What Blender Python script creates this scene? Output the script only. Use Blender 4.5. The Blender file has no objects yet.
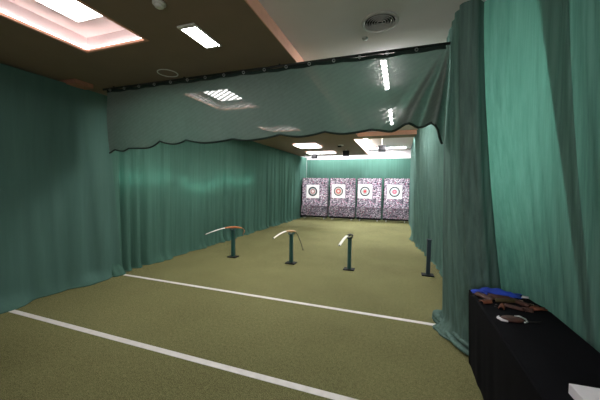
import bpy, bmesh, math, random
from mathutils import Vector, Matrix
PI = math.pi
random.seed(7)
S = bpy.context.scene
COL = S.collection

# ------------------------------------------------------------------ materials
def mat(name):
    m = bpy.data.materials.new(name); m.use_nodes = True
    nt = m.node_tree
    for n in list(nt.nodes): nt.nodes.remove(n)
    out = nt.nodes.new('ShaderNodeOutputMaterial')
    return m, nt, out
def N(nt, t, **k):
    n = nt.nodes.new(t)
    for a, v in k.items(): setattr(n, a, v)
    return n
def ramp(nt, stops, interp='LINEAR'):
    r = N(nt, 'ShaderNodeValToRGB'); cr = r.color_ramp; cr.interpolation = interp
    while len(cr.elements) < len(stops): cr.elements.new(0.5)
    for e, (p, c) in zip(cr.elements, stops):
        e.position = p; e.color = (*c, 1)
    return r
def noise(nt, scale, detail=3, vec=None, rough=0.55):
    t = N(nt, 'ShaderNodeTexNoise'); t.inputs['Scale'].default_value = scale
    t.inputs['Detail'].default_value = detail; t.inputs['Roughness'].default_value = rough
    if vec is not None: nt.links.new(vec, t.inputs['Vector'])
    return t
def coord(nt, scale=(1, 1, 1)):
    tc = N(nt, 'ShaderNodeTexCoord'); mp = N(nt, 'ShaderNodeMapping')
    mp.inputs['Scale'].default_value = scale
    nt.links.new(tc.outputs['Object'], mp.inputs['Vector'])
    return mp.outputs['Vector']
def plain(name, c, rough=0.6, metal=0.0, spec=0.4, var=0.12, scale=12):
    m, nt, out = mat(name)
    b = N(nt, 'ShaderNodeBsdfPrincipled')
    b.inputs['Roughness'].default_value = rough; b.inputs['Metallic'].default_value = metal
    b.inputs['Specular IOR Level'].default_value = spec
    n = noise(nt, scale, 3, coord(nt))
    r = ramp(nt, [(0.3, tuple(x*(1-var) for x in c)), (0.7, tuple(min(1, x*(1+var)) for x in c))])
    nt.links.new(n.outputs['Fac'], r.inputs['Fac'])
    nt.links.new(r.outputs['Color'], b.inputs['Base Color'])
    nt.links.new(b.outputs['BSDF'], out.inputs['Surface'])
    return m
def emit(name, c, s):
    m, nt, out = mat(name)
    e = N(nt, 'ShaderNodeEmission'); e.inputs['Color'].default_value = (*c, 1); e.inputs['Strength'].default_value = s
    nt.links.new(e.outputs[0], out.inputs['Surface'])
    return m
def cloth(name, c, trans=0.25, clear=0.0, sheen=0.0, var=0.15, tc=None, sc=(9, 9, 0.13), bump=0.45):
    """woven net: diffuse + translucent, with a share of open holes"""
    m, nt, out = mat(name)
    v = coord(nt, sc)
    n = noise(nt, 2.6, 6, v, 0.66)
    r = ramp(nt, [(0.3, tuple(x*(1-var) for x in c)), (0.7, tuple(x*(1+var) for x in c))])
    nt.links.new(n.outputs['Fac'], r.inputs['Fac'])
    d = N(nt, 'ShaderNodeBsdfDiffuse'); t = N(nt, 'ShaderNodeBsdfTranslucent')
    bu = N(nt, 'ShaderNodeBump'); bu.inputs['Strength'].default_value = bump; bu.inputs['Distance'].default_value = 0.02
    nt.links.new(n.outputs['Fac'], bu.inputs['Height']); nt.links.new(bu.outputs['Normal'], d.inputs['Normal'])
    nt.links.new(r.outputs['Color'], d.inputs['Color']); 
    if tc: t.inputs['Color'].default_value = (*tc, 1)
    else: nt.links.new(r.outputs['Color'], t.inputs['Color'])
    mx = N(nt, 'ShaderNodeMixShader'); mx.inputs[0].default_value = trans
    nt.links.new(d.outputs[0], mx.inputs[1]); nt.links.new(t.outputs[0], mx.inputs[2])
    last = mx
    if sheen:
        g = N(nt, 'ShaderNodeBsdfGlossy'); g.inputs['Roughness'].default_value = 0.55
        g.inputs['Color'].default_value = (0.6, 0.75, 0.7, 1)
        m2 = N(nt, 'ShaderNodeMixShader'); m2.inputs[0].default_value = sheen
        nt.links.new(last.outputs[0], m2.inputs[1]); nt.links.new(g.outputs[0], m2.inputs[2]); last = m2
    if clear:
        tr = N(nt, 'ShaderNodeBsdfTransparent')
        m3 = N(nt, 'ShaderNodeMixShader')
        # the open weave is stretched in slanting bands: more see-through between the threads
        wv = N(nt, 'ShaderNodeTexWave', wave_type='BANDS', bands_direction='Z'); wv.inputs['Scale'].default_value = 6.5
        wv.inputs['Distortion'].default_value = 1.2; wv.inputs['Detail'].default_value = 1.0
        tcw = N(nt, 'ShaderNodeTexCoord'); mpw = N(nt, 'ShaderNodeMapping'); mpw.inputs['Rotation'].default_value = (0, 0.42, 0)
        nt.links.new(tcw.outputs['Object'], mpw.inputs['Vector']); nt.links.new(mpw.outputs['Vector'], wv.inputs['Vector'])
        rw = N(nt, 'ShaderNodeMapRange'); rw.inputs['From Min'].default_value = 0.35; rw.inputs['From Max'].default_value = 0.85
        rw.inputs['To Min'].default_value = 0.010; rw.inputs['To Max'].default_value = clear*1.7
        nt.links.new(wv.outputs['Fac'], rw.inputs['Value']); nt.links.new(rw.outputs['Result'], m3.inputs[0])
        nt.links.new(last.outputs[0], m3.inputs[1]); nt.links.new(tr.outputs[0], m3.inputs[2]); last = m3
    nt.links.new(last.outputs[0], out.inputs['Surface'])
    return m
def turf():
    m, nt, out = mat('olive_turf')
    v = coord(nt)
    fine = noise(nt, 130, 2, v, 0.7); mid = noise(nt, 30, 3, v); big = noise(nt, 0.7, 3, v)
    r1 = ramp(nt, [(0.38, (0.056, 0.056, 0.019)), (0.62, (0.235, 0.228, 0.104))])
    a = N(nt, 'ShaderNodeMath', operation='MULTIPLY'); a.inputs[1].default_value = 0.72
    b = N(nt, 'ShaderNodeMath', operation='MULTIPLY'); b.inputs[1].default_value = 0.16
    c = N(nt, 'ShaderNodeMath', operation='MULTIPLY'); c.inputs[1].default_value = 0.12
    s1 = N(nt, 'ShaderNodeMath', operation='ADD'); s2 = N(nt, 'ShaderNodeMath', operation='ADD')
    L = nt.links.new
    L(fine.outputs['Fac'], a.inputs[0]); L(mid.outputs['Fac'], b.inputs[0]); L(big.outputs['Fac'], c.inputs[0])
    L(a.outputs[0], s1.inputs[0]); L(b.outputs[0], s1.inputs[1]); L(s1.outputs[0], s2.inputs[0]); L(c.outputs[0], s2.inputs[1])
    L(s2.outputs[0], r1.inputs['Fac'])
    bs = N(nt, 'ShaderNodeBsdfPrincipled'); bs.inputs['Roughness'].default_value = 0.9; bs.inputs['Specular IOR Level'].default_value = 0.1
    bu = N(nt, 'ShaderNodeBump'); bu.inputs['Strength'].default_value = 0.6; bu.inputs['Distance'].default_value = 0.01
    L(fine.outputs['Fac'], bu.inputs['Height']); L(bu.outputs['Normal'], bs.inputs['Normal'])
    L(r1.outputs['Color'], bs.inputs['Base Color']); L(bs.outputs[0], out.inputs['Surface'])
    return m
def foam(name, dark):
    m, nt, out = mat(name)
    vo = N(nt, 'ShaderNodeTexVoronoi'); vo.inputs['Scale'].default_value = 24
    nt.links.new(coord(nt, (1, 1, 1.5)), vo.inputs['Vector'])
    sp = N(nt, 'ShaderNodeSeparateColor'); nt.links.new(vo.outputs['Color'], sp.inputs[0])
    k = dark
    r = ramp(nt, [(0.0, (0.03*k, 0.03*k, 0.045*k)), (0.20, (0.08*k, 0.07*k, 0.10*k)), (0.36, (0.20*k, 0.17*k, 0.215*k)), (0.56, (0.36*k, 0.29*k, 0.37*k)),
                  (0.72, (0.55*k, 0.46*k, 0.55*k)), (0.84, (0.40*k, 0.11*k, 0.20*k)), (0.89, (0.22*k, 0.24*k, 0.27*k)), (0.95, (0.8*k, 0.78*k, 0.8*k))], 'CONSTANT')
    nt.links.new(sp.outputs[0], r.inputs['Fac'])
    b = N(nt, 'ShaderNodeBsdfPrincipled'); b.inputs['Roughness'].default_value = 0.9
    nt.links.new(r.outputs['Color'], b.inputs['Base Color']); nt.links.new(b.outputs[0], out.inputs['Surface'])
    return m
def face_paper(name, stops):
    """printed rings: colour by distance from the centre of the sheet (object X/Z plane)"""
    m, nt, out = mat(name)
    tc = N(nt, 'ShaderNodeTexCoord'); mp = N(nt, 'ShaderNodeMapping'); mp.inputs['Scale'].default_value = (1, 0, 1)
    nt.links.new(tc.outputs['Object'], mp.inputs['Vector'])
    ln = N(nt, 'ShaderNodeVectorMath', operation='LENGTH'); nt.links.new(mp.outputs['Vector'], ln.inputs[0])
    mu = N(nt, 'ShaderNodeMath', operation='MULTIPLY'); mu.inputs[1].default_value = 2.0
    nt.links.new(ln.outputs['Value'], mu.inputs[0])
    r = ramp(nt, stops, 'CONSTANT'); nt.links.new(mu.outputs[0], r.inputs['Fac'])
    b = N(nt, 'ShaderNodeBsdfPrincipled'); b.inputs['Roughness'].default_value = 0.7
    nt.links.new(r.outputs['Color'], b.inputs['Base Color']); nt.links.new(b.outputs[0], out.inputs['Surface'])
    return m

M = {}
M['turf'] = turf()
M['tape'] = plain('white_line_tape', (0.62, 0.60, 0.58), 0.6, var=0.08)
M['tan'] = plain('tan_ceiling_paint', (0.21, 0.155, 0.105), 0.8, var=0.04, scale=3)
M['white'] = plain('white_ceiling_paint', (0.66, 0.63, 0.62), 0.8, var=0.03, scale=3)
M['tray'] = plain('pale_tray_paint', (0.70, 0.62, 0.63), 0.8, var=0.03, scale=3)
M['peach'] = plain('peach_trim_paint', (0.62, 0.33, 0.22), 0.6, var=0.05)
M['wall'] = plain('grey_wall_paint', (0.42, 0.40, 0.38), 0.8, var=0.05, scale=3)
M['wallw'] = plain('white_wall_paint', (0.75, 0.70, 0.72), 0.8, var=0.03, scale=3)
M['net'] = cloth('green_net', (0.070, 0.150, 0.118), 0.25, 0.0, 0.0, var=0.20, tc=(0.07, 0.22, 0.17), bump=0.3)
M['nets'] = cloth('green_net_smooth', (0.076, 0.152, 0.128), 0.22, 0.0, 0.0, var=0.10, tc=(0.07, 0.20, 0.16), sc=(4, 4, 0.3), bump=0.08)
M['netr'] = cloth('green_net_right', (0.112, 0.196, 0.170), 0.30, 0.0, 0.0, var=0.42, tc=(0.09, 0.28, 0.21))
M['netd'] = cloth('green_net_doubled', (0.105, 0.170, 0.150), 0.12, 0.0, 0.0, var=0.34, tc=(0.05, 0.12, 0.09))  # shade of the curtain column put into a darker, greyer net colour
M['val'] = cloth('green_net_open_weave', (0.158, 0.190, 0.172), 0.22, 0.035, 0.0, var=0.08, tc=(0.05, 0.135, 0.10), sc=(6, 6, 6), bump=0.1)
M['hem'] = plain('dark_green_hem', (0.010, 0.025, 0.020), 0.8)
M['rail'] = plain('dark_rail_metal', (0.012, 0.016, 0.014), 0.5)
M['ring'] = plain('steel_ring', (0.35, 0.38, 0.37), 0.35, 0.8)
M['black'] = plain('black_plastic', (0.005, 0.005, 0.006), 0.8, spec=0.1)
M['blackcloth'] = plain('black_tablecloth_fabric', (0.0045, 0.0045, 0.0058), 0.95, var=0.15, spec=0.06)
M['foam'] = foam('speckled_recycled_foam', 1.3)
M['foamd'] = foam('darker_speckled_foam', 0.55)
M['teal'] = plain('dark_teal_paint', (0.010, 0.060, 0.055), 0.45)
M['navy'] = plain('dark_slate_paint', (0.012, 0.028, 0.042), 0.45)
M['plate'] = plain('black_steel_plate', (0.008, 0.009, 0.010), 0.7, spec=0.15)
M['limb'] = plain('white_bow_limb', (0.80, 0.79, 0.74), 0.4, var=0.03)
M['wood'] = plain('orange_brown_bow_wood', (0.36, 0.115, 0.03), 0.4, var=0.3, scale=30)
M['darkwood'] = plain('dark_bow_wood', (0.03, 0.018, 0.012), 0.4)
M['brass'] = plain('tan_bow_wood', (0.42, 0.24, 0.10), 0.4, var=0.2)
M['string'] = plain('grey_bow_string', (0.35, 0.36, 0.30), 0.7)
M['steelw'] = plain('pale_caster', (0.55, 0.55, 0.55), 0.5)
M['blue'] = plain('royal_blue_fabric', (0.018, 0.055, 0.42), 0.8, var=0.3)
M['leather'] = plain('dark_red_brown_leather', (0.060, 0.022, 0.016), 0.6, var=0.35, scale=40)
M['leather2'] = plain('orange_brown_leather', (0.150, 0.045, 0.022), 0.6, var=0.3, scale=40)
M['olive'] = plain('olive_brown_leather', (0.060, 0.038, 0.012), 0.6, var=0.3, scale=40)
M['strapm'] = plain('black_elastic_strap', (0.01, 0.008, 0.008), 0.8)
M['tanstrap'] = plain('tan_strap', (0.33, 0.22, 0.15), 0.7)
M['card'] = plain('white_card', (0.74, 0.71, 0.74), 0.6, var=0.03)
M['ink'] = plain('grey_print', (0.42, 0.39, 0.42), 0.6, var=0.1)
M['vent'] = plain('vent_grey_paint', (0.45, 0.44, 0.42), 0.5)
M['dark'] = plain('dark_recess', (0.01, 0.01, 0.012), 0.8)
M['plasticw'] = plain('white_plastic', (0.60, 0.60, 0.55), 0.5)
M['woodblock'] = plain('brown_wood_block', (0.32, 0.16, 0.10), 0.7)
LF = 1.0
M['panel'] = emit('lit_ceiling_panel', (1.0, 0.95, 0.93), 2.6*LF)
M['panelm'] = emit('lit_ceiling_panel_middle', (1.0, 0.97, 0.93), 12.0*LF)
M['panelb'] = emit('lit_ceiling_panel_back', (1.0, 0.97, 0.95), 4.5*LF)
M['lamp'] = emit('lit_lamp_diffuser', (1.0, 0.98, 0.97), 8.0*LF)
M['strip'] = emit('lit_led_strip', (1.0, 0.97, 0.96), 52.0*LF)
M['cove'] = emit('lit_cove_strip', (0.95, 0.96, 1.0), 50.0*LF)
M['panelf'] = emit('lit_ceiling_panel_far', (1.0, 0.97, 0.95), 8.0*LF)
M['covef'] = emit('lit_front_cove_strip', (1.0, 0.98, 0.98), 72.0*LF)
M['lampw'] = emit('lit_wall_lamp', (0.95, 1.0, 0.98), 25.0*LF)
M['stripf'] = emit('lit_led_strip_front', (1.0, 0.97, 0.96), 24.0*LF)
M['coves'] = emit('lit_soft_cove_strip', (1.0, 0.84, 0.80), 6.5*LF)
M['warm'] = emit('lit_warm_cove_strip', (1.0, 0.62, 0.40), 8.0*LF)
M['rope'] = emit('lit_rope_light', (0.75, 1.0, 0.9), 8.0*LF)

# ------------------------------------------------------------------ mesh helpers
class MB:
    def __init__(self): self.v = []; self.f = []
    def box(self, x0, x1, y0, y1, z0, z1, mtx=None):
        b = len(self.v)
        for z in (z0, z1):
            for (x, y) in ((x0, y0), (x1, y0), (x1, y1), (x0, y1)):
                p = Vector((x, y, z)); self.v.append(mtx @ p if mtx else p)
        for q in ((3, 2, 1, 0), (4, 5, 6, 7), (0, 1, 5, 4), (1, 2, 6, 5), (2, 3, 7, 6), (3, 0, 4, 7)):
            self.f.append([b+i for i in q])
        return self
    def tube(self, pts, rad, n=8, flat=1.0, side=None):
        """swept tube; rad a number or list; flat squashes the section along the second axis"""
        pts = [Vector(p) for p in pts]; b = len(self.v)
        rs = rad if isinstance(rad, (list, tuple)) else [rad]*len(pts)
        for i, p in enumerate(pts):
            d = (pts[min(i+1, len(pts)-1)] - pts[max(i-1, 0)]).normalized()
            s = Vector(side) if side else (Vector((0, 0, 1)) if abs(d.z) < 0.9 else Vector((1, 0, 0)))
            a = d.cross(s).normalized(); c = a.cross(d).normalized()
            for k in range(n):
                t = 2*PI*k/n
                self.v.append(p + a*math.cos(t)*rs[i] + c*math.sin(t)*rs[i]*flat)
        for i in range(len(pts)-1):
            for k in range(n):
                k2 = (k+1) % n
                self.f.append([b+i*n+k, b+i*n+k2, b+(i+1)*n+k2, b+(i+1)*n+k])
        self.f.append([b+k for k in range(n)][::-1]); self.f.append([b+(len(pts)-1)*n+k for k in range(n)])
        return self
    def lathe(self, prof, n=24, c=(0, 0, 0), closed=False):
        b = len(self.v)
        for (r, z) in prof:
            for k in range(n):
                t = 2*PI*k/n
                self.v.append(Vector((c[0]+r*math.cos(t), c[1]+r*math.sin(t), c[2]+z)))
        m = len(prof)
        for i in range(m if closed else m-1):
            j = (i+1) % m
            for k in range(n):
                k2 = (k+1) % n
                self.f.append([b+i*n+k, b+i*n+k2, b+j*n+k2, b+j*n+k])
        return self
    def grid(self, rows):
        b = len(self.v); nr = len(rows); nc = len(rows[0])
        for r in rows:
            for p in r: self.v.append(Vector(p))
        for i in range(nr-1):
            for j in range(nc-1):
                self.f.append([b+i*nc+j, b+i*nc+j+1, b+(i+1)*nc+j+1, b+(i+1)*nc+j])
        return self
    def build(self, name, m, parent=None, smooth=False, bevel=0.0, origin=None, solid=0.0):
        me = bpy.data.meshes.new(name)
        o0 = Vector(origin) if origin else Vector((0, 0, 0))
        me.from_pydata([p-o0 for p in self.v], [], self.f)
        bm = bmesh.new(); bm.from_mesh(me); bmesh.ops.recalc_face_normals(bm, faces=bm.faces); bm.to_mesh(me); bm.free()
        me.materials.append(m)
        if smooth:
            for p in me.polygons: p.use_smooth = True
        o = bpy.data.objects.new(name, me); COL.objects.link(o); o.location = o0
        if parent: o.parent = parent
        if bevel:
            md = o.modifiers.new('bevel', 'BEVEL'); md.width = bevel; md.segments = 2; md.limit_method = 'ANGLE'
        if solid:
            md = o.modifiers.new('solid', 'SOLIDIFY'); md.thickness = solid; md.offset = 0
        return o
def tag(o, label=None, cat=None, group=None, kind=None):
    if label: o['label'] = label
    if cat: o['category'] = cat
    if group: o['group'] = group
    if kind: o['kind'] = kind
    return o
def thing(name, label, cat, loc=(0, 0, 0), rz=0.0, group=None):
    o = bpy.data.objects.new(name, None); COL.objects.link(o)
    o.location = loc; o.rotation_euler = (0, 0, rz); o.empty_display_size = 0.1
    return tag(o, label, cat, group)
def copy_tree(o, parent=None):
    c = o.copy(); COL.objects.link(c)
    if parent: c.parent = parent
    for ch in list(o.children): copy_tree(ch, c)
    return c
def structure(name, mb, m, **k): return tag(mb.build(name, m, **k), kind='structure')
def lerp(a, b, t): return a + (b-a)*t
def smooth(t): t = max(0, min(1, t)); return t*t*(3-2*t)

# ------------------------------------------------------------------ camera
cam = bpy.data.cameras.new('camera'); co = bpy.data.objects.new('camera', cam); COL.objects.link(co)
f = 287.0
dY = Vector((100, 13, -f)).normalized()
mX = Vector((-829, 26, -f)); mX = (mX - dY*mX.dot(dY)).normalized(); dX = -mX; dZ = dX.cross(dY)
Rm = Matrix((dX, dY, dZ))
co.matrix_world = Matrix.Translation((0, 0, 1.7)) @ Rm.to_4x4()
cam.sensor_width = 36; cam.lens = f/600*36; cam.clip_start = 0.05
S.camera = co

# ------------------------------------------------------------------ room shell
XL, XR, YF, YB = -5.2, 1.75, -2.6, 15.75
structure('floor', MB().box(XL, XR, YF, YB, -0.1, 0), M['turf'])
structure('wall_left', MB().box(XL-0.12, XL, YF, YB, 0, 3.8), M['wall'])
structure('wall_right', MB().box(XR, XR+0.12, YF, YB, 0, 3.8), M['wall'])
structure('wall_front', MB().box(XL-0.12, XR+0.12, YF-0.12, YF, 0, 3.8), M['wall'])
structure('wall_back', MB().box(XL-0.12, XR+0.12, YB, YB+0.12, 0, 3.8), M['wallw'])

SKY = [(-3.58, -2.62, 0.55, 2.48), (-3.62, -2.68, 4.05, 5.25), (-3.68, -2.66, 6.9, 7.75), (-3.86, -2.92, 10.08, 11.12), (-4.14, -2.80, 12.55, 13.15)]
LOW, RT, BT, TR = 3.25, 3.38, 3.62, 3.42
regions = [(-1.28, XR, YF, 9.10, RT, 'white'), (-1.50, XR, 9.62, YB, BT, 'white'), (XL, -1.50, 14.45, YB, BT, 'white')]
regions += [(a, b, c, d, TR, 'tray') for (a, b, c, d) in SKY]
xs = sorted({XL, XR} | {r[0] for r in regions} | {r[1] for r in regions})
ys = sorted({YF, YB} | {r[2] for r in regions} | {r[3] for r in regions})
def cell(x, y):
    for (a, b, c, d, h, m) in regions:
        if a < x < b and c < y < d: return h, m
    return LOW, 'tan'
cm = {'tan': MB(), 'white': MB(), 'tray': MB(), 'peach': MB()}
nx, ny = len(xs)-1, len(ys)-1
H = [[cell((xs[i]+xs[i+1])/2, (ys[j]+ys[j+1])/2) for j in range(ny)] for i in range(nx)]
def quad(mb, pts):
    b = len(mb.v); mb.v += [Vector(p) for p in pts]; mb.f.append([b, b+1, b+2, b+3])
for i in range(nx):
    for j in range(ny):
        h, m = H[i][j]
        cm[m].box(xs[i], xs[i+1], ys[j], ys[j+1], h, 3.80)     # solid ceiling block with real thickness
for (k, nm) in (('tan', 'ceiling'), ('white', 'ceiling.001'), ('tray', 'ceiling.002')):
    structure(nm, cm[k], M[k])
# peach trim boards round the tray openings
def trims(x0, x1, y0, y1, z0, z1, idx, sides, t=0.012):
    mb = MB()
    if 'W' in sides: mb.box(x0, x0+t, y0, y1, z0, z1)
    if 'E' in sides: mb.box(x1-t, x1, y0, y1, z0, z1)
    if 'N' in sides: mb.box(x0+t, x1-t, y1-t, y1, z0, z1)
    if 'S' in sides: mb.box(x0+t, x1-t, y0, y0+t, z0, z1)
    structure('trim_%d' % idx, mb, M['peach'])
trims(-1.28, XR, YF, 9.10, LOW-0.004, RT-0.002, 1, 'WN')
trims(-1.50, XR, 9.62, YB, LOW-0.004, LOW+0.10, 2, 'W')
for q, (a, b, c, d) in enumerate(SKY): trims(a, b, c, d, LOW-0.004, LOW+0.024, 3+q, 'WENS', 0.030)
idx = 3+len(SKY)
for (a, b, c, d) in SKY:                                   # painted liner boards above the peach lip
    mb = MB(); z0, z1, t_ = LOW+0.0245, TR-0.0005, 0.008
    mb.box(a, a+t_, c, d, z0, z1).box(b-t_, b, c, d, z0, z1).box(a+t_, b-t_, c, c+t_, z0, z1).box(a+t_, b-t_, d-t_, d, z0, z1)
    structure('trim_%d' % idx, mb, M['tray']); idx += 1

# lit panels in the trays
plabels = ['large lit panel in the recessed ceiling tray at top left', 'lit ceiling panel just behind the net valance, left side',
           'lit ceiling panel above the left bow stand, behind the valance', 'bright cream ceiling panel seen under the valance at left',
           'farthest lit ceiling panel above the left target']
for q, (a, b, c, d) in enumerate(SKY):
    t = thing('ceiling_light_panel', plabels[q], 'ceiling light', ((a+b)/2, (c+d)/2, TR if q < 3 else LOW-0.03), group='panels in the ceiling trays')
    mx, my = (b-a)*0.29, 0.29
    if q > 0: my = (d-c)*0.12; mx = (b-a)*0.12
    if q > 2: mx = my = 0.035
    hw, hd = (b-a)/2-mx, (d-c)/2-my
    if q == 0: hw = 0.19
    fr = MB(); e = 0.02
    fr.box(-hw-e, hw+e, -hd-e, -hd, -0.016, 0).box(-hw-e, hw+e, hd, hd+e, -0.016, 0).box(-hw-e, -hw, -hd, hd, -0.016, 0).box(hw, hw+e, -hd, hd, -0.016, 0)
    fr.build('frame', M['tray'], t)
    MB().box(-hw, hw, -hd, hd, -0.012, -0.001).build('diffuser', M[('panel', 'panelm', 'panelm', 'panelb', 'panelf')[q]], t)
# cove strip of the front tray, lying on the tray's top along its rim
a, b, c, d = SKY[0]
t = thing('cove_light_strip', 'glowing warm cove strip round the rim of the top left ceiling tray', 'light', ((a+b)/2, (c+d)/2, LOW+0.0245))
hx, hy = (b-a)/2-0.018, (d-c)/2-0.018
for (p0, p1) in (((-hx, -hy), (hx, -hy)), ((hx, -hy), (hx, hy)), ((hx, hy), (-hx, hy)), ((-hx, hy), (-hx, -hy))):
    MB().tube([(p0[0], p0[1], 0.0065), (p1[0], p1[1], 0.0065)], 0.006, 6).build('led_tube', M['coves'], t)

# linear LED fixtures on the raised ceiling; first two unseen, added for fill
for k, (y0, y1) in enumerate([(-1.6, -0.5), (0.35, 1.45), (3.94, 5.06), (6.45, 7.9)]):
    lab = ['linear ceiling lamp behind the camera nearest the front wall', 'linear ceiling lamp overhead in front of the valance',
           'long white lamp shining through the upper net valance', 'shorter white lamp shining through the lower net valance'][k]
    t = thing('linear_ceiling_lamp', lab, 'ceiling light', (-0.25, (y0+y1)/2, RT), group='linear lamps on the raised ceiling')
    L = (y1-y0)/2
    MB().box(-0.045, 0.045, -L, L, -0.035, 0).build('housing', M['plasticw'], t, bevel=0.004)
    MB().box(-0.033, 0.033, -L+0.02, L-0.02, -0.045-(0.025 if k > 1 else 0.01), -0.0352).build('diffuser', M['strip' if k > 1 else 'stripf'], t)

t = thing('wall_lamp', 'tube lamp on the right wall glowing through the green curtain', 'light', (XR, 3.35, 2.3))  # unseen lamp, added to brighten the curtain panel from behind
MB().box(-0.06, 0, -0.06, 0.06, -0.75, 0.75).build('housing', M['plasticw'], t)
MB().box(-0.075, -0.0605, -0.045, 0.045, -0.73, 0.73).build('diffuser', M['lampw'], t)
# recessed double lamp on the dark ceiling
t = thing('recessed_lamp', 'bright rectangular lamp in a white frame on the dark ceiling', 'ceiling light', (-2.02, 2.57, LOW), 0.0)
fr = MB(); w, l, e = 0.10, 0.232, 0.026
fr.box(-w, w, -l, -l+e*1.6, -0.016, 0).box(-w, w, l-e, l, -0.016, 0).box(-w, -w+e*0.6, -l+e*1.6, l-e, -0.016, 0).box(w-e, w, -l+e*1.6, l-e, -0.016, 0)
fr.build('frame', M['plasticw'], t)
MB().box(w-e-0.022, w-e, -l+e*1.6, l-e, -0.0165, 0).build('slot', M['dark'], t)
MB().box(-w+e*0.6, w-e-0.022, -l+e*1.6, l-e, -0.014, -0.001).box(w-e+0.001, w-0.012, -l+e*1.6, l-e, -0.0175, -0.0161).build('diffuser', M['lamp'], t)

# round air vent and little ceiling fittings
t = thing('ceiling_vent', 'round ceiling air vent with concentric rings', 'vent', (-0.242, 3.10, RT))
MB().lathe([(0.165, 0), (0.185, -0.004), (0.185, -0.014), (0.165, -0.018), (0.148, -0.012), (0.148, 0)], 40, closed=True).build('rim', M['vent'], t, smooth=True)
MB().lathe([(0.0, -0.001), (0.147, -0.001), (0.147, -0.0005), (0.0, -0.0005)], 40).build('backing', M['dark'], t)
for r in (0.035, 0.06, 0.085, 0.11, 0.135):
    MB().lathe([(r-0.010, -0.004), (r-0.001, -0.022), (r+0.002, -0.022), (r-0.006, -0.004)], 40, closed=True).build('vane', M['vent'], t, smooth=True)
t = thing('ceiling_sensor', 'small grey round sensor on the ceiling beside the air vent', 'sensor', (-0.424, 3.388, RT))
MB().lathe([(0, 0), (0.034, 0), (0.034, -0.01), (0.026, -0.022), (0, -0.024)], 20).build('housing', M['ring'], t, smooth=True)
t = thing('smoke_detector', 'round pale smoke detector on the dark ceiling at top edge', 'smoke detector', (-2.0, 2.0, LOW))
MB().lathe([(0, 0), (0.055, 0), (0.055, -0.014), (0.045, -0.02), (0, -0.02)], 24).build('base', M['plasticw'], t, smooth=True)
MB().lathe([(0.036, -0.02), (0.036, -0.036), (0.026, -0.042), (0, -0.042)], 24).build('chamber', M['plasticw'], t, smooth=True)
t = thing('ceiling_ring', 'thin pale ring on the dark ceiling above the valance', 'ceiling speaker', (-3.12, 3.26, LOW))
MB().lathe([(0.125, 0), (0.138, 0), (0.138, -0.008), (0.125, -0.008)], 36, closed=True).build('rim', M['plasticw'], t)
MB().lathe([(0, -0.001), (0.125, -0.001), (0.125, 0), (0, 0)], 36).build('grille', M['tan'], t)
t = thing('wood_block', 'small brown wood block at the top of the left curtain', 'wood block', (-4.66, 3.15, 3.185))
MB().box(-0.54, 0.03, -0.14, 0.14, 0, 0.067).build('block', M['woodblock'], t, bevel=0.004)

# cove lamps of the back ceiling
def strip_light(name, lab, x0, x1, y0, y1, z, m):
    t = thing(name, lab, 'light', ((x0+x1)/2, (y0+y1)/2, z))
    hx, hy = (x1-x0)/2, (y1-y0)/2
    MB().box(-hx-0.008, hx+0.008, -hy-0.008, hy+0.008, -0.02, 0).build('housing', M['plasticw'], t)
    MB().box(-hx, hx, -hy, hy, -0.03, -0.0202).build('diffuser', m, t)
strip_light('cove_lamp', 'white lamp strip hidden in the ceiling slot above the back curtain', -4.9, 0.2, 14.75, 14.85, BT, M['cove'])
strip_light('cove_lamp', 'white lamp strip on the raised ceiling near the targets', -1.40, -1.30, 10.2, 14.4, BT, M['cove'])
strip_light('cove_lamp', 'white lamp strip across the raised ceiling in front of the targets', -1.1, 0.3, 9.75, 9.85, BT, M['covef'])  # out of sight behind the soffit edge, added to light the target fronts
t = thing('ceiling_spot', 'glaring round ceiling spot above the right target', 'ceiling light', (-0.38, 10.35, BT))
MB().lathe([(0, 0), (0.09, 0), (0.09, -0.20), (0.075, -0.20), (0.075, -0.19)], 20).build('housing', M['plasticw'], t, smooth=True)
MB().lathe([(0, -0.19), (0.074, -0.19), (0.06, -0.215), (0, -0.22)], 20).build('diffuser', M['strip'], t, smooth=True)

# black boxes hanging from the ceiling near the targets
for (x, y, z, top, lab) in [(-3.86, 13.1, 3.20, LOW, 'black box loudspeaker hanging below the ceiling, leftmost of three'),
                            (-2.22, 12.3, 3.20, LOW, 'dark box loudspeaker hanging at the middle, second of three'),
                            (-0.66, 10.9, 3.19, BT, 'black box loudspeaker hanging before the white raised ceiling, rightmost of three')]:
    t = thing('hanging_speaker', lab, 'speaker', (x, y, z), group='black boxes under the ceiling')
    MB().box(-0.125, 0.125, -0.09, 0.09, -0.21, 0.01).build('cabinet', M['black'], t, bevel=0.01)
    MB().box(-0.10, 0.10, -0.098, -0.0905, -0.19, -0.01).build('grille', M['dark'], t)
    MB().box(-0.02, 0.02, -0.02, 0.02, 0.01, top-z).build('bracket', M['plasticw'], t)
t = thing('ceiling_downlight', 'small pale ceiling fitting with a dark head near the back', 'ceiling light', (-2.15, 10.8, LOW))
MB().lathe([(0, 0), (0.10, 0), (0.10, -0.02), (0, -0.02)], 20).build('plate', M['plasticw'], t)
MB().box(-0.12, 0.02, -0.03, 0.03, -0.08, -0.02).build('head', M['black'], t, bevel=0.005)

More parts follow.
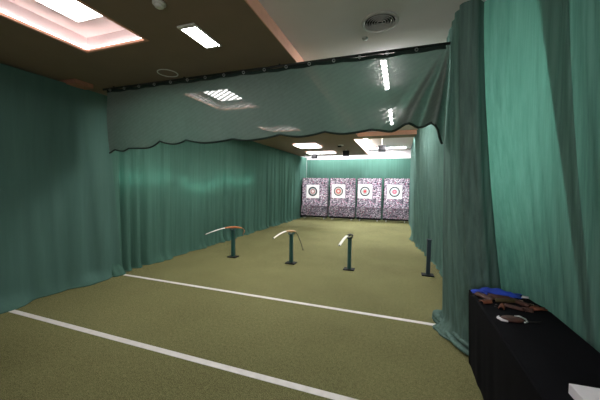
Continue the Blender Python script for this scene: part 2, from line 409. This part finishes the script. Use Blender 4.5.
# ------------------------------------------------------------------ curtains
def resample(poly, n):
    P = [Vector(p) for p in poly]; seg = [0]
    for i in range(1, len(P)): seg.append(seg[-1]+(P[i]-P[i-1]).length)
    out = []; k = 0
    for i in range(n):
        s = seg[-1]*i/(n-1)
        while k < len(P)-2 and seg[k+1] < s: k += 1
        # Catmull-Rom through the plan points
        t = (s-seg[k])/max(1e-6, seg[k+1]-seg[k])
        p0, p1, p2, p3 = P[max(k-1, 0)], P[k], P[k+1], P[min(k+2, len(P)-1)]
        out.append(0.5*((2*p1)+(p2-p0)*t+(2*p0-5*p1+4*p2-p3)*t*t+(3*p1-p0-3*p2+p3)*t*t*t))
    return out, seg[-1]
def curtain(top, bot, z1, z0=0.004, dens=34, rows=30, amp=0.045, lam=0.30, seed=1, side=1, pool=0.10, topamp=0.25, bulge=0.0, irregular=0.6, power=0.9, valley=1.0):
    """hanging cloth between a top plan line and a bottom plan line, with gathered pleats; side = which way the room is"""
    rnd = random.Random(seed)
    n = 2
    L = sum(math.dist(bot[i], bot[i+1]) for i in range(len(bot)-1)); n = max(12, int(L*dens))
    T, LT = resample([(*p, 0) for p in top], n); B, LB = resample([(*p, 0) for p in bot], n)
    comps = [(lam*rnd.uniform(0.75, 1.35), rnd.uniform(0, 6.28), rnd.uniform(0.5, 1)) for _ in range(3)] + [(lam*3.3, rnd.uniform(0, 6.28), irregular)]
    drift = [rnd.uniform(-0.5, 0.5) for _ in range(4)]
    rowsout = []
    zz = [(i/(rows-1)) for i in range(rows)]
    zs = [z1-(z1-z0)*(1-(1-v)**1.25) for v in zz]
    for v, z in zip(zz, zs):
        h = (z1-z)/(z1-z0); r = []
        for i in range(n):
            u = LB*i/(n-1)
            w = h**power
            p = T[i].lerp(B[i], w)
            i0, i1 = max(i-1, 0), min(i+1, n-1)
            d = (T[i1].lerp(B[i1], w)-T[i0].lerp(B[i0], w))
            nrm = Vector((-d.y, d.x, 0)).normalized()*side
            s = 0
            for q, (l, ph, a) in enumerate(comps):
                s += a*math.sin(2*PI*(u+0.10*drift[q]*(h-0.3)*math.sin(u*1.7+q))/l+ph)
            env = 0.55+0.45*math.sin(u*1.1+seed)*math.sin(u*0.47+2*seed)
            s = math.copysign(abs(s)**0.8, s)
            if valley > 1: s = 1.6*(0.55-2*((1-max(-1, min(1, s/1.8)))/2)**valley)
            k = amp*(topamp+(1-topamp)*smooth(h*1.4))*env
            if z < 0.25: k *= 1+0.5*(1-z/0.25)
            off = k*s + bulge*math.sin(PI*h)
            if z < 0.20: off += pool*((1-z/0.20)**2)*(0.6+0.5*math.sin(u*5.3+seed)+0.3*math.sin(u*11+2))
            p = p+nrm*off
            r.append((p.x, p.y, z))
        rowsout.append(r)
    return rowsout
def hang(name, lab, rows, m, hem=0.014):
    o = MB().grid(rows).build(name, m, smooth=True)
    tag(o, lab, 'curtain')
    if hem: MB().tube([(p[0], p[1], hem*0.9) for p in rows[-1][::2]], hem, 6).build('hem', m, o, smooth=True)
    return o
# left wall, front part (smooth, dark) and back part (pleated)
hang('net_curtain', 'plain dark green net curtain on the left wall in front of the valance',
     curtain([(-4.86, -2.3), (-4.86, 0), (-4.84, 2.2), (-4.82, 3.3), (-4.82, 3.62)], [(-4.90, -2.3), (-4.90, 0), (-4.93, 2.2), (-4.95, 3.0), (-4.90, 3.95)], 3.2,
             amp=0.020, lam=0.42, seed=3, side=-1, pool=0.11), M['nets'])
hang('net_curtain', 'pleated green net curtain along the left wall behind the valance',
     curtain([(-4.90, 3.40), (-4.88, 6), (-4.90, 10), (-4.92, 15.2)], [(-4.97, 3.50), (-4.95, 6), (-4.98, 10), (-4.98, 15.2)], 3.22,
             valley=2.6, amp=0.075, lam=0.30, dens=44, seed=5, side=-1, pool=0.08), M['net'])
hang('net_curtain', 'pale green curtain across the back wall behind the targets',
     curtain([(-4.95, 15.35), (0.6, 15.35)], [(-4.95, 15.35), (0.6, 15.35)], 3.14, amp=0.03, lam=0.30, seed=8, side=-1, pool=0.0, rows=12), M['net'])
# right side, far, middle and near
hang('net_curtain', 'far right green curtain panel beside the rightmost target',
     curtain([(0.46, 15.3), (0.44, 12.5), (0.46, 9.9)], [(0.52, 15.3), (0.50, 12.5), (0.56, 9.9)], 3.55, amp=0.03, lam=0.26, seed=11, side=-1, pool=0.03), M['netr'])
hang('net_curtain', 'long green curtain on the right behind the empty post',
     curtain([(0.36, 9.75), (0.46, 8.6), (0.58, 7.0), (0.66, 5.5), (0.66, 4.0)], [(0.42, 10.0), (0.62, 8.5), (0.78, 7.0), (0.90, 5.6), (0.92, 4.1)], 3.36,
             valley=2.0, amp=0.045, lam=0.30, seed=13, side=-1, pool=0.05), M['netr'])
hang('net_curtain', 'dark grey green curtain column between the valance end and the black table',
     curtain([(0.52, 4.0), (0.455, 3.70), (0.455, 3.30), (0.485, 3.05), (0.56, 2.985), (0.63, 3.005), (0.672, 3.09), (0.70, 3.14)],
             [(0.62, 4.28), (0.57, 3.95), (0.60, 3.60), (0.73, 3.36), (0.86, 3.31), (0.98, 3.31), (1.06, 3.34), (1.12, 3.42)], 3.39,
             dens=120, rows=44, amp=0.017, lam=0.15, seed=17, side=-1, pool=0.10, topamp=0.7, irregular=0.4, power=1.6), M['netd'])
hang('net_curtain', 'broad light green curtain panel behind the far half of the black table',
     curtain([(0.645, 3.13), (0.68, 3.05), (0.74, 2.98), (0.88, 2.86), (1.00, 2.74), (1.08, 2.60)],
             [(1.04, 3.42), (1.13, 3.36), (1.22, 3.24), (1.25, 2.85), (1.25, 2.50), (1.27, 2.20)], 3.39,
             dens=110, rows=44, amp=0.015, lam=0.17, seed=29, side=-1, pool=0.05, topamp=0.5, irregular=0.5, power=1.5), M['netr'])
near = [o for o in COL.objects if o.get('label', '').startswith('dark grey green curtain')][0]
for (pts, rad) in (([(0.60, 4.14, 0.05), (0.53, 4.05, 0.07), (0.50, 3.95, 0.085), (0.53, 3.86, 0.05), (0.58, 3.80, 0.04)], [0.02, 0.05, 0.062, 0.045, 0.015]),
                   ([(0.53, 4.10, 0.03), (0.475, 4.0, 0.035), (0.49, 3.88, 0.03), (0.55, 3.78, 0.025)], [0.012, 0.035, 0.034, 0.012]),
                   ([(0.57, 3.72, 0.03), (0.565, 3.58, 0.045), (0.60, 3.42, 0.04), (0.66, 3.28, 0.04), (0.73, 3.20, 0.035), (0.82, 3.17, 0.03)], [0.015, 0.036, 0.030, 0.034, 0.028, 0.014]),
                   ([(0.60, 3.66, 0.07), (0.63, 3.50, 0.085), (0.69, 3.36, 0.075), (0.78, 3.27, 0.07), (0.90, 3.25, 0.06)], [0.015, 0.032, 0.036, 0.030, 0.014])):
    q, _ = resample(pts, 24)
    n_ = len(rad)-1
    rr = [lerp(rad[min(int(i/23*n_), n_-1)], rad[min(int(i/23*n_), n_-1)+1], i/23*n_-min(int(i/23*n_), n_-1))*(1+0.12*math.sin(i*2.1)) for i in range(24)]
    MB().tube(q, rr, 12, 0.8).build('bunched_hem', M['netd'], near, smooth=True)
hang('net_curtain', 'nearest teal green curtain at the right edge beside the table',
     curtain([(1.02, 2.86), (1.07, 2.55), (1.13, 1.9), (1.16, 1.0), (1.16, -0.5), (1.16, -2.3)],
             [(1.26, 2.27), (1.27, 2.05), (1.26, 1.6), (1.26, 0.8), (1.26, -0.5), (1.26, -2.3)], 3.37,
             dens=60, rows=40, amp=0.024, lam=0.24, seed=23, side=-1, pool=0.04, topamp=0.5, power=1.1), M['netr'])

# net valance across the range
XA, XB, YV = -4.53, 0.45, 3.45
pts_b = [(-4.74, 2.22), (-4.54, 2.19), (-4.44, 2.25), (-4.22, 2.215), (-4.07, 2.25), (-3.75, 2.245), (-3.46, 2.345), (-3.2, 2.29), (-2.99, 2.35), (-2.6, 2.285), (-2.2, 2.335),
         (-1.95, 2.295), (-1.48, 2.36), (-1.21, 2.31), (-0.90, 2.37), (-0.62, 2.325), (-0.34, 2.36), (-0.10, 2.335), (0.05, 2.37), (0.19, 2.375), (0.29, 2.365), (0.37, 2.30), (0.45, 2.18)]
def bz(x):
    for (a, za), (b, zb) in zip(pts_b, pts_b[1:]):
        if a <= x <= b:
            t = (x-a)/(b-a); return za+(zb-za)*t**1.7 if za < zb else zb+(za-zb)*(1-t)**1.7
    return pts_b[-1][1]
t = thing('net_valance', 'wide dark green net valance hung across the range with a scalloped hem', 'net', (0, 0, 0))
ncol, nrow = 420, 26; rows = []
for j in range(nrow):
    v = j/(nrow-1); r = []
    for i in range(ncol):
        x = lerp(XA, XB, i/(ncol-1)); z0 = bz(x); zt = 3.20 - 0.012*abs(math.sin(x*PI/0.34))
        z = lerp(zt, z0, v)
        y = YV - 0.012*math.sin(x*5+v*2) - 0.06*math.sin(PI*v)*(0.4+0.3*math.sin(x*1.3))
        # gathered diagonal folds at the right end
        th = math.atan2(XB+0.03-x, 0.12+3.20-z)
        g = smooth((0.75-th)/0.45)*min(1, (3.20-z)*1.6)
        y += g*(0.17*math.sin(th*24+0.6)*(0.5+0.5*v)) - 0.05*g
        y -= 0.02*v*v*math.sin(x*9)
        r.append((x, y, z))
    rows.append(r)
MB().grid(rows).build('net', M['val'], t, smooth=True)
MB().tube([(p[0], p[1]-0.004, p[2]) for p in rows[-1][::3]], 0.013, 6).build('hem_cord', M['hem'], t, smooth=True)
MB().grid([[(p[0], p[1]-0.006, p[2]+0.012) for p in rows[0][::4]], [(p[0], p[1]-0.010, p[2]-0.032) for p in rows[0][::4]]]).build('header_band', M['hem'], t, smooth=True, solid=0.004)
rg = None
for k in range(17):
    x = -4.45+k*0.305
    if x > 0.40: break
    if rg is None:
        rg = MB().lathe([(0.012, -0.004), (0.020, -0.004), (0.020, 0.004), (0.012, 0.004)], 14, closed=True).build('ring', M['ring'], t)
        o = rg
    else:
        o = rg.copy(); COL.objects.link(o)
    o.rotation_euler = (PI/2, 0, 0.3); o.location = (x, YV-0.026, 3.192)
t = thing('curtain_rail', 'dark rail carrying the valance below the ceiling', 'curtain rail', (0, 0, 0))
MB().tube([(XA-0.1, YV, 3.222), (0.49, YV, 3.222)], 0.016, 10).build('tube', M['rail'], t, smooth=True)
for x in (-1.5, -3.0, -4.4):
    MB().box(x-0.01, x+0.01, YV-0.01, YV+0.01, 3.236, LOW).build('hanger', M['rail'], t)

# glowing tube added behind the left curtain to draw a wavy line of light
GLOW_A = [(-5.04, 5.50, 1.84), (-5.04, 5.73, 1.70), (-5.04, 5.98, 1.63), (-5.04, 6.36, 1.61), (-5.04, 6.79, 1.71), (-5.04, 7.32, 1.89), (-5.04, 7.80, 1.81), (-5.04, 8.39, 1.79), (-5.04, 9.21, 1.93)]
GLOW_B = [(-5.08, 3.92, 1.83), (-5.08, 4.19, 1.80), (-5.08, 4.53, 1.82), (-5.08, 4.91, 1.84), (-5.08, 5.23, 1.90)]
t = thing('rope_light', 'faint glowing wavy line behind the pleated left curtain', 'light', (0, 0, 0))
for pts in (GLOW_A, GLOW_B):
    P_, _ = resample(pts, 40)
    MB().tube(P_, 0.011, 6).build('glowing_cable', M['rope'], t, smooth=True)
    MB().tube([pts[0], (-5.19, pts[0][1], pts[0][2]+0.05)], 0.005, 6).build('hook', M['ring'], t); MB().tube([pts[-1], (-5.19, pts[-1][1], pts[-1][2]+0.05)], 0.005, 6).build('hook', M['ring'], t)

# ------------------------------------------------------------------ floor lines
def line(p0, p1, w, lab):
    p0, p1 = Vector((*p0, 0)), Vector((*p1, 0)); d = (p1-p0).normalized(); s = Vector((-d.y, d.x, 0))*w/2
    mb = MB(); up = Vector((0, 0, 0.003))
    mb.v = [p0-s, p1-s, p1+s, p0+s, p0-s+up, p1-s+up, p1+s+up, p0+s+up]
    mb.f = [[3, 2, 1, 0], [4, 5, 6, 7], [0, 1, 5, 4], [1, 2, 6, 5], [2, 3, 7, 6], [3, 0, 4, 7]]
    tag(mb.build('floor_line', M['tape']), lab, 'floor line', 'white lines on the turf')
line((-4.86, 2.255), (0.64, 2.20), 0.068, 'white line on the turf nearest the camera')
line((-4.86, 3.90), (0.56, 3.835), 0.062, 'white line on the turf under the valance, farther from the camera')

# ------------------------------------------------------------------ targets
XC = [(-4.87, -3.47), (-3.40, -2.08), (-2.03, -0.83), (-0.77, 0.43)]
YT = [14.22, 14.28, 14.34, 14.45]
fl = ['leftmost speckled foam target block on casters', 'second speckled foam target block from the left', 'third speckled foam target block from the left', 'rightmost speckled foam target block beside the curtain']
ff = ['paper archery target with thin red ring on the leftmost block', 'paper archery target with wide orange red rings on the second block',
      'paper archery target with small red centre on the third block', 'paper archery target with pink centre on the rightmost block']
W = (0.92, 0.91, 0.93); K = (0.012, 0.014, 0.022); G = (0.42, 0.46, 0.50); Rd = (0.58, 0.10, 0.11); P = (0.75, 0.55, 0.58)
rings = [
    [(0, P), (0.07, W), (0.13, (0.42, 0.12, 0.14)), (0.22, (0.6, 0.5, 0.5)), (0.30, (0.30, 0.34, 0.36)), (0.36, K), (0.48, W)],
    [(0, (0.75, 0.66, 0.56)), (0.06, P), (0.13, (0.56, 0.10, 0.08)), (0.24, (0.62, 0.46, 0.43)), (0.32, (0.5, 0.5, 0.5)), (0.38, K), (0.47, W)],
    [(0, (0.65, 0.07, 0.10)), (0.13, (0.6, 0.42, 0.42)), (0.19, (0.40, 0.48, 0.44)), (0.27, W), (0.32, G), (0.37, K), (0.47, W)],
    [(0, (0.78, 0.40, 0.46)), (0.10, (0.70, 0.12, 0.22)), (0.19, G), (0.26, W), (0.33, (0.34, 0.40, 0.44)), (0.40, K), (0.49, W)]]
FC = [(-4.245, 1.41), (-2.92, 1.445), (-1.615, 1.46), (-0.24, 1.465)]
FS = [0.69, 0.68, 0.69, 0.68]
for k, (x0, x1) in enumerate(XC):
    xc = (x0+x1)/2; w = (x1-x0)/2-0.015
    t = thing('target_block', fl[k], 'archery target', (xc, YT[k], 0), group='foam target blocks')
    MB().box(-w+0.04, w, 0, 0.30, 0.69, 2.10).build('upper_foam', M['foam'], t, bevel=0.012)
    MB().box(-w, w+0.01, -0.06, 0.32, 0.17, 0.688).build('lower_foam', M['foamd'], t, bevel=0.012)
    MB().box(-w+0.02, w, -0.05, 0.32, 0.08, 0.168).build('base_frame', M['black'], t)
    MB().box(-w-0.005, -w+0.035, 0.10, 0.20, 0.69, 2.05).build('side_strap', M['black'], t)
    for sx in (-1, 1):
        for sy in (0.0, 0.26):
            c = MB(); c.box(-0.02, 0.02, -0.03, 0.03, 0.045, 0.08).tube([(-0.015, 0, 0.035), (0.015, 0, 0.035)], 0.035, 14)
            o = c.build('caster', M['steelw'], t); o.location = (sx*(w-0.16), sy, 0)
    s = FS[k]/2
    ox = FC[k][0]
    o = MB().box(-s, s, -0.004, 0.004, -s, s).build('paper_target', face_paper('printed_target_rings_%d' % k, rings[k]))
    o.location = (ox, YT[k]-0.005, FC[k][1])
    tag(o, ff[k], 'target face', 'paper faces on the foam blocks')
# dark upright strip at the far left of the targets
t = thing('folded_panel', 'dark green folded panel standing left of the leftmost target', 'panel', (-4.93, 14.42, 0))
MB().box(-0.07, 0.02, -0.02, 0.25, 0.01, 1.75).build('board', M['hem'], t, bevel=0.01)

# ------------------------------------------------------------------ bow stands
def stand(x, y, h, m, lab):
    t = thing('bow_stand', lab, 'bow stand', (x, y, 0), group='posts for resting bows')
    MB().box(-0.115, 0.105, -0.09, 0.09, 0, 0.022).build('base_plate', M['plate'], t, bevel=0.004)
    MB().box(-0.036, 0.036, -0.036, 0.036, 0.022, h).build('post', m, t, bevel=0.008)
    return t
def cradle(t, h, m):
    MB().box(-0.05, 0.05, -0.07, 0.07, h, h+0.014).box(-0.05, -0.038, -0.07, 0.07, h+0.014, h+0.045).box(0.038, 0.05, -0.07, 0.07, h+0.014, h+0.045).build('cradle', m, t, bevel=0.004)
s1 = stand(-3.66, 5.80, 0.64, M['teal'], 'dark teal post holding the leftmost bow'); cradle(s1, 0.64, M['teal'])
s2 = stand(-2.20, 5.80, 0.64, M['teal'], 'dark teal post holding the middle bow'); cradle(s2, 0.64, M['teal'])
s3 = stand(-0.93, 5.80, 0.65, M['teal'], 'dark teal post holding the right bow'); cradle(s3, 0.65, M['plate'])
s4 = stand(0.56, 5.99, 0.69, M['navy'], 'dark slate post without a bow beside the right curtain')
MB().box(-0.046, 0.046, -0.046, 0.046, 0.69, 0.705).build('cap', M['navy'], s4, bevel=0.004)

def arc(p0, pm, p1, n=12):
    p0, pm, p1 = Vector(p0), Vector(pm), Vector(p1); c = 2*pm-(p0+p1)/2
    return [p0*(1-t)**2+c*2*t*(1-t)+p1*t*t for t in [i/(n-1) for i in range(n)]]
def bow(lab, base, riser, near, far, m_riser, m_far, string=None):
    """riser and limbs given relative to base; limbs are flat and taper to a nock"""
    t = thing('recurve_bow', lab, 'bow', base, group='bows resting on posts')
    n = len(riser)
    MB().tube(riser, [0.018+0.014*math.sin(PI*i/(n-1)) for i in range(n)], 10, 0.75).build('riser', m_riser, t, smooth=True)
    MB().tube(near, [lerp(0.032, 0.026, i/(len(near)-1)) for i in range(len(near))], 10, 0.30).build('limb', M['limb'], t, smooth=True)
    o = MB().tube(far, [lerp(0.022, 0.012, i/(len(far)-1)) for i in range(len(far))], 10, 0.30).build('limb', m_far, t, smooth=True)
    tag(o, 'darker far limb of the bow')
    for p, nm in ((near[-1], 'tip'), (far[-1], 'tip')):
        MB().lathe([(0, -0.012), (0.014, -0.008), (0.016, 0), (0.012, 0.01), (0, 0.013)], 10, p).build(nm, M['darkwood'], t, smooth=True)
    if string:
        MB().tube(string, 0.0035, 5).build('string', M['string'], t)
# leftmost: orange riser, near limb to the left towards the camera
bow('orange brown wooden bow with white limb on the leftmost post', (-3.66, 5.80, 0.68),
    arc((-0.13, -0.16, 0.02), (0.0, 0.02, 0.022), (0.14, 0.16, -0.01)),
    arc((-0.13, -0.16, 0.02), (-0.25, -0.34, -0.022), (-0.40, -0.50, -0.095)),
    arc((0.14, 0.16, -0.01), (0.185, 0.19, -0.07), (0.15, 0.18, -0.17)), M['wood'], M['wood'])
bow('bow with white limb and tan grip on the middle post', (-2.20, 5.80, 0.68),
    arc((-0.055, -0.20, 0.05), (-0.01, -0.02, 0.03), (0.05, 0.12, 0.0)),
    arc((-0.055, -0.20, 0.05), (-0.125, -0.34, 0.014), (-0.21, -0.48, -0.065)),
    arc((0.05, 0.12, 0.0), (0.13, 0.16, -0.16), (0.21, 0.18, -0.40)), M['brass'], M['darkwood'])
bow('bow with white limb and black grip on the right post', (-0.93, 5.80, 0.69),
    arc((-0.03, -0.17, 0.03), (0.0, -0.02, 0.03), (0.01, 0.15, 0.0)),
    arc((-0.03, -0.17, 0.03), (-0.065, -0.345, -0.010), (-0.11, -0.52, -0.10)),
    arc((0.01, 0.15, 0.0), (0.005, 0.28, -0.01), (-0.01, 0.40, -0.07)), M['plate'], M['darkwood'])

# ------------------------------------------------------------------ table with black cloth
TX0, TX1, TY0, TY1, TH = 0.657, 1.165, 0.9, 3.11, 0.73
t = thing('folding_table', 'long narrow table under the black cloth at right', 'table', ((TX0+TX1)/2, (TY0+TY1)/2, 0))
hx, hy = (TX1-TX0)/2-0.035, (TY1-TY0)/2-0.035
MB().box(-hx, hx, -hy, hy, TH-0.032, TH-0.008).build('tabletop', M['plate'], t)
for sx in (-1, 1):
    for sy in (-1, 1):
        MB().tube([(sx*(hx-0.05), sy*(hy-0.1), 0), (sx*(hx-0.05), sy*(hy-0.1), TH-0.033)], 0.014, 8).build('leg', M['ring'], t)
def tablecloth():
    mb = MB(); n = 240
    per = []
    def seg(a, b, k):
        for i in range(k): per.append(Vector((lerp(a[0], b[0], i/k), lerp(a[1], b[1], i/k), 0)))
    seg((TX0, TY0), (TX1, TY0), 24); seg((TX1, TY0), (TX1, TY1), 96); seg((TX1, TY1), (TX0, TY1), 24); seg((TX0, TY1), (TX0, TY0), 96)
    c = Vector(((TX0+TX1)/2, (TY0+TY1)/2, 0)); n = len(per); rings = []
    for (ins, z, k) in ((0.012, TH, 0), (0.0, TH-0.010, 0), (-0.001, TH-0.06, 0.1), (0.006, 0.5, 0.5), (0.014, 0.3, 0.8), (0.022, 0.1, 1), (0.026, 0.006, 1)):
        r = []
        for i, p in enumerate(per):
            dx = -1 if p.x < TX0+1e-4 else (1 if p.x > TX1-1e-4 else 0); dy = -1 if p.y < TY0+1e-4 else (1 if p.y > TY1-1e-4 else 0)
            s = p.x*3+p.y*2.1
            rip = k*0.0025*(math.sin(s*9)+0.6*math.sin(s*17+1))
            q = Vector((p.x-dx*ins+dx*rip, p.y-dy*ins+dy*rip, z)); r.append(q)
        rings.append(r)
    for r in rings: mb.v += r
    for j in range(len(rings)-1):
        for i in range(n):
            i2 = (i+1) % n; mb.f.append([j*n+i, j*n+i2, (j+1)*n+i2, (j+1)*n+i])
    mb.f.append(list(range(n)))
    return mb
o = tablecloth().build('tablecloth', M['blackcloth'])
tag(o, 'plain black cloth covering the long table down to the floor', 'tablecloth')
Z = TH+0.001

# blue bag
def blob_sheet(x0, x1, y0, y1, h, seed, skew=0.0, nx_=26, ny_=14):
    rnd = random.Random(seed); ph = [rnd.uniform(0, 6) for _ in range(6)]
    top = []; 
    for j in range(ny_):
        v = j/(ny_-1); r = []
        for i in range(nx_):
            u = i/(nx_-1)
            e = min(1, 5*min(u, 1-u))*min(1, 4*min(v, 1-v))
            z = h*e*(0.6+0.25*math.sin(u*9+ph[0]+v*3)+0.2*math.sin(v*8+ph[1]+u*5)+0.12*math.sin(u*21+ph[2]))
            x = lerp(x0, x1, u)+skew*(v-0.5)+0.012*math.sin(v*7+ph[3]); y = lerp(y0, y1, v)+0.014*math.sin(u*8+ph[4])
            r.append((x, y, max(0.003, z)))
        top.append(r)
    mb = MB().grid(top)
    mb.grid([[(p[0], p[1], 0.0) for p in r] for r in top])
    ntop = nx_*ny_
    edge = [i for i in range(nx_)] + [j*nx_+nx_-1 for j in range(1, ny_)] + [(ny_-1)*nx_+i for i in range(nx_-2, -1, -1)] + [j*nx_ for j in range(ny_-2, 0, -1)]
    for a_, b_ in zip(edge, edge[1:]+edge[:1]): mb.f.append([a_, b_, ntop+b_, ntop+a_])
    return mb
t = thing('cloth_bag', 'crumpled royal blue cloth bag at the far end of the black table', 'bag', (0.86, 3.035, Z))
blob_sheet(-0.19, 0.20, -0.055, 0.075, 0.050, 4, 0.05).build('body', M['blue'], t, smooth=True)
MB().tube([(0.18, -0.04, 0.012), (0.225, -0.06, 0.02), (0.235, -0.02, 0.014), (0.2, 0.0, 0.01)], 0.006, 6).build('drawstring', M['card'], t, smooth=True)

def arm_guard(lab, x, y, rz, m, L=0.17, w=0.045, z=0.0, strapmat='strapm'):
    t = thing('arm_guard', lab, 'arm guard', (x, y, Z+z), rz, 'leather arm guards heaped on the table')
    rows = []
    for i in range(9):
        u = i/8; ww = w*(0.65+0.35*math.sin(PI*(0.25+0.6*u)))
        rows.append([(lerp(-L/2, L/2, u), ww*math.sin(a), 0.004+0.028*(math.cos(a)-math.cos(1.25))) for a in [(-1.25+2.5*k/8) for k in range(9)]])
    MB().grid(rows).build('shell', m, t, smooth=True, solid=0.004)
    for q in (-0.28, 0.25):
        MB().tube([(q*L, w*1.0, 0.006), (q*L+0.004, w*1.6, 0.007), (q*L+0.02, w*2.2, 0.004)], 0.006, 6, 0.4).build('strap', M[strapmat], t, smooth=True)
    return t
arm_guard('dark brown leather guard lying diagonally at the front left of the heap', 0.745, 2.900, 2.2, M['leather'])
arm_guard('orange brown leather guard at the left edge of the heap', 0.715, 2.770, 0.5, M['leather2'], 0.09, 0.03)
arm_guard('olive brown leather guard across the middle of the heap', 0.875, 2.860, 0.25, M['olive'], 0.17, 0.032, 0.0)
arm_guard('dark red leather guard just in front of the blue bag', 0.850, 2.930, -0.15, M['leather'], 0.16, 0.032, 0.004)
arm_guard('small orange tipped leather guard in front of the heap', 0.810, 2.700, 1.2, M['leather2'], 0.10, 0.022)
arm_guard('thin dark red guard near the front middle of the heap', 0.900, 2.720, -0.5, M['leather'], 0.13, 0.022)
arm_guard('brown guard with a tan strap at the right of the heap', 0.985, 2.860, -0.9, M['leather'], 0.16, 0.035, 0.0, 'tanstrap')
# glove with finger stalls at the right of the heap
t = thing('shooting_glove', 'brown leather shooting glove with long finger stalls at the right of the heap', 'glove', (1.0, 2.73, Z), 0.55)
blob_sheet(-0.06, 0.04, -0.035, 0.035, 0.022, 9, 0, 14, 10).build('palm', M['leather'], t, smooth=True)
for k, (dy, L) in enumerate(((-0.034, 0.10), (-0.006, 0.12), (0.022, 0.10))):
    MB().tube([(0.03, dy*0.6, 0.010), (0.03+L*0.5, dy, 0.014), (0.03+L, dy*1.3, 0.008)], [0.009, 0.008, 0.006], 8).build('finger_stall', M['leather2'], t, smooth=True)
# finger tab with white edge
t = thing('finger_tab', 'oval brown finger tab with a white edge, alone on the table', 'finger tab', (0.81, 2.475, Z), 0.15)
MB().lathe([(0, 0), (0.060, 0), (0.068, 0.008), (0.062, 0.016), (0, 0.018)], 24).build('pad', M['leather'], t, smooth=True).scale = (1.15, 0.72, 1)
MB().tube([(-0.075, 0.03, 0.008), (-0.094, 0.0, 0.010), (-0.085, -0.035, 0.010), (-0.05, -0.052, 0.008)], [0.006, 0.011, 0.011, 0.006], 8).build('white_edge', M['card'], t, smooth=True)
MB().tube([(0.03, 0.03, 0.018), (0.06, 0.03, 0.022), (0.088, 0.0, 0.014), (0.085, -0.03, 0.008), (0.06, -0.045, 0.006)], 0.006, 8).build('finger_loop', M['ring'], t, smooth=True)
MB().tube([(0.09, -0.02, 0.004), (0.14, -0.015, 0.004), (0.19, 0.0, 0.004)], 0.005, 6).build('strap', M['strapm'], t, smooth=True)
# white box
t = thing('card_box', 'white cardboard box at the bottom right corner on the black cloth', 'box', (0.89, 1.565, Z), 0.05)
MB().box(-0.10, 0.14, -0.13, 0.11, 0, 0.05).build('body', M['card'], t, bevel=0.003)
mb = MB()
for k in range(3): mb.box(0.02, 0.08-0.01*k, 0.0-0.016*k, 0.006-0.016*k, 0.0502, 0.0506)
mb.build('print', M['ink'], t)

# added fill light behind the camera, for the curtains and valance
def area(name, loc, rot, sx, sy, power, c):
    l = bpy.data.lights.new(name, 'AREA'); l.shape = 'RECTANGLE'; l.size = sx; l.size_y = sy; l.energy = power; l.color = c
    o = bpy.data.objects.new(name, l); COL.objects.link(o); o.location = loc; o.rotation_euler = rot
    return o
area('entrance_light', (-0.6, -2.5, 1.5), (PI/2, 0, 0), 2.0, 2.0, 18, (1.0, 0.95, 0.93))
# spots in the ceiling fittings, aimed at the targets
def spot(name, loc, aim, power, size):
    l = bpy.data.lights.new(name, 'SPOT'); l.energy = power; l.spot_size = size; l.spot_blend = 0.6; l.shadow_soft_size = 0.06
    o = bpy.data.objects.new(name, l); COL.objects.link(o); o.location = loc
    o.rotation_euler = (Vector(aim)-Vector(loc)).to_track_quat('-Z', 'Y').to_euler()
spot('target_spot', (-0.38, 10.35, 3.36), (-0.75, 14.3, 1.55), 150, 0.75)
spot('target_spot', (-2.15, 10.72, 3.14), (-3.5, 14.3, 1.55), 150, 0.85)
# ------------------------------------------------------------------ world and view
w = bpy.data.worlds.new('world'); S.world = w; w.use_nodes = True
w.node_tree.nodes['Background'].inputs[0].default_value = (0.5, 0.55, 0.6, 1)
w.node_tree.nodes['Background'].inputs[1].default_value = 0.0
S.view_settings.view_transform = 'Standard'; S.view_settings.look = 'None'
S.view_settings.gamma = 1.0; S.view_settings.use_curve_mapping = False
S.view_settings.exposure = 1.55
S.cycles.max_bounces = 10; S.cycles.transparent_max_bounces = 12
S.cycles.sample_clamp_indirect = 6
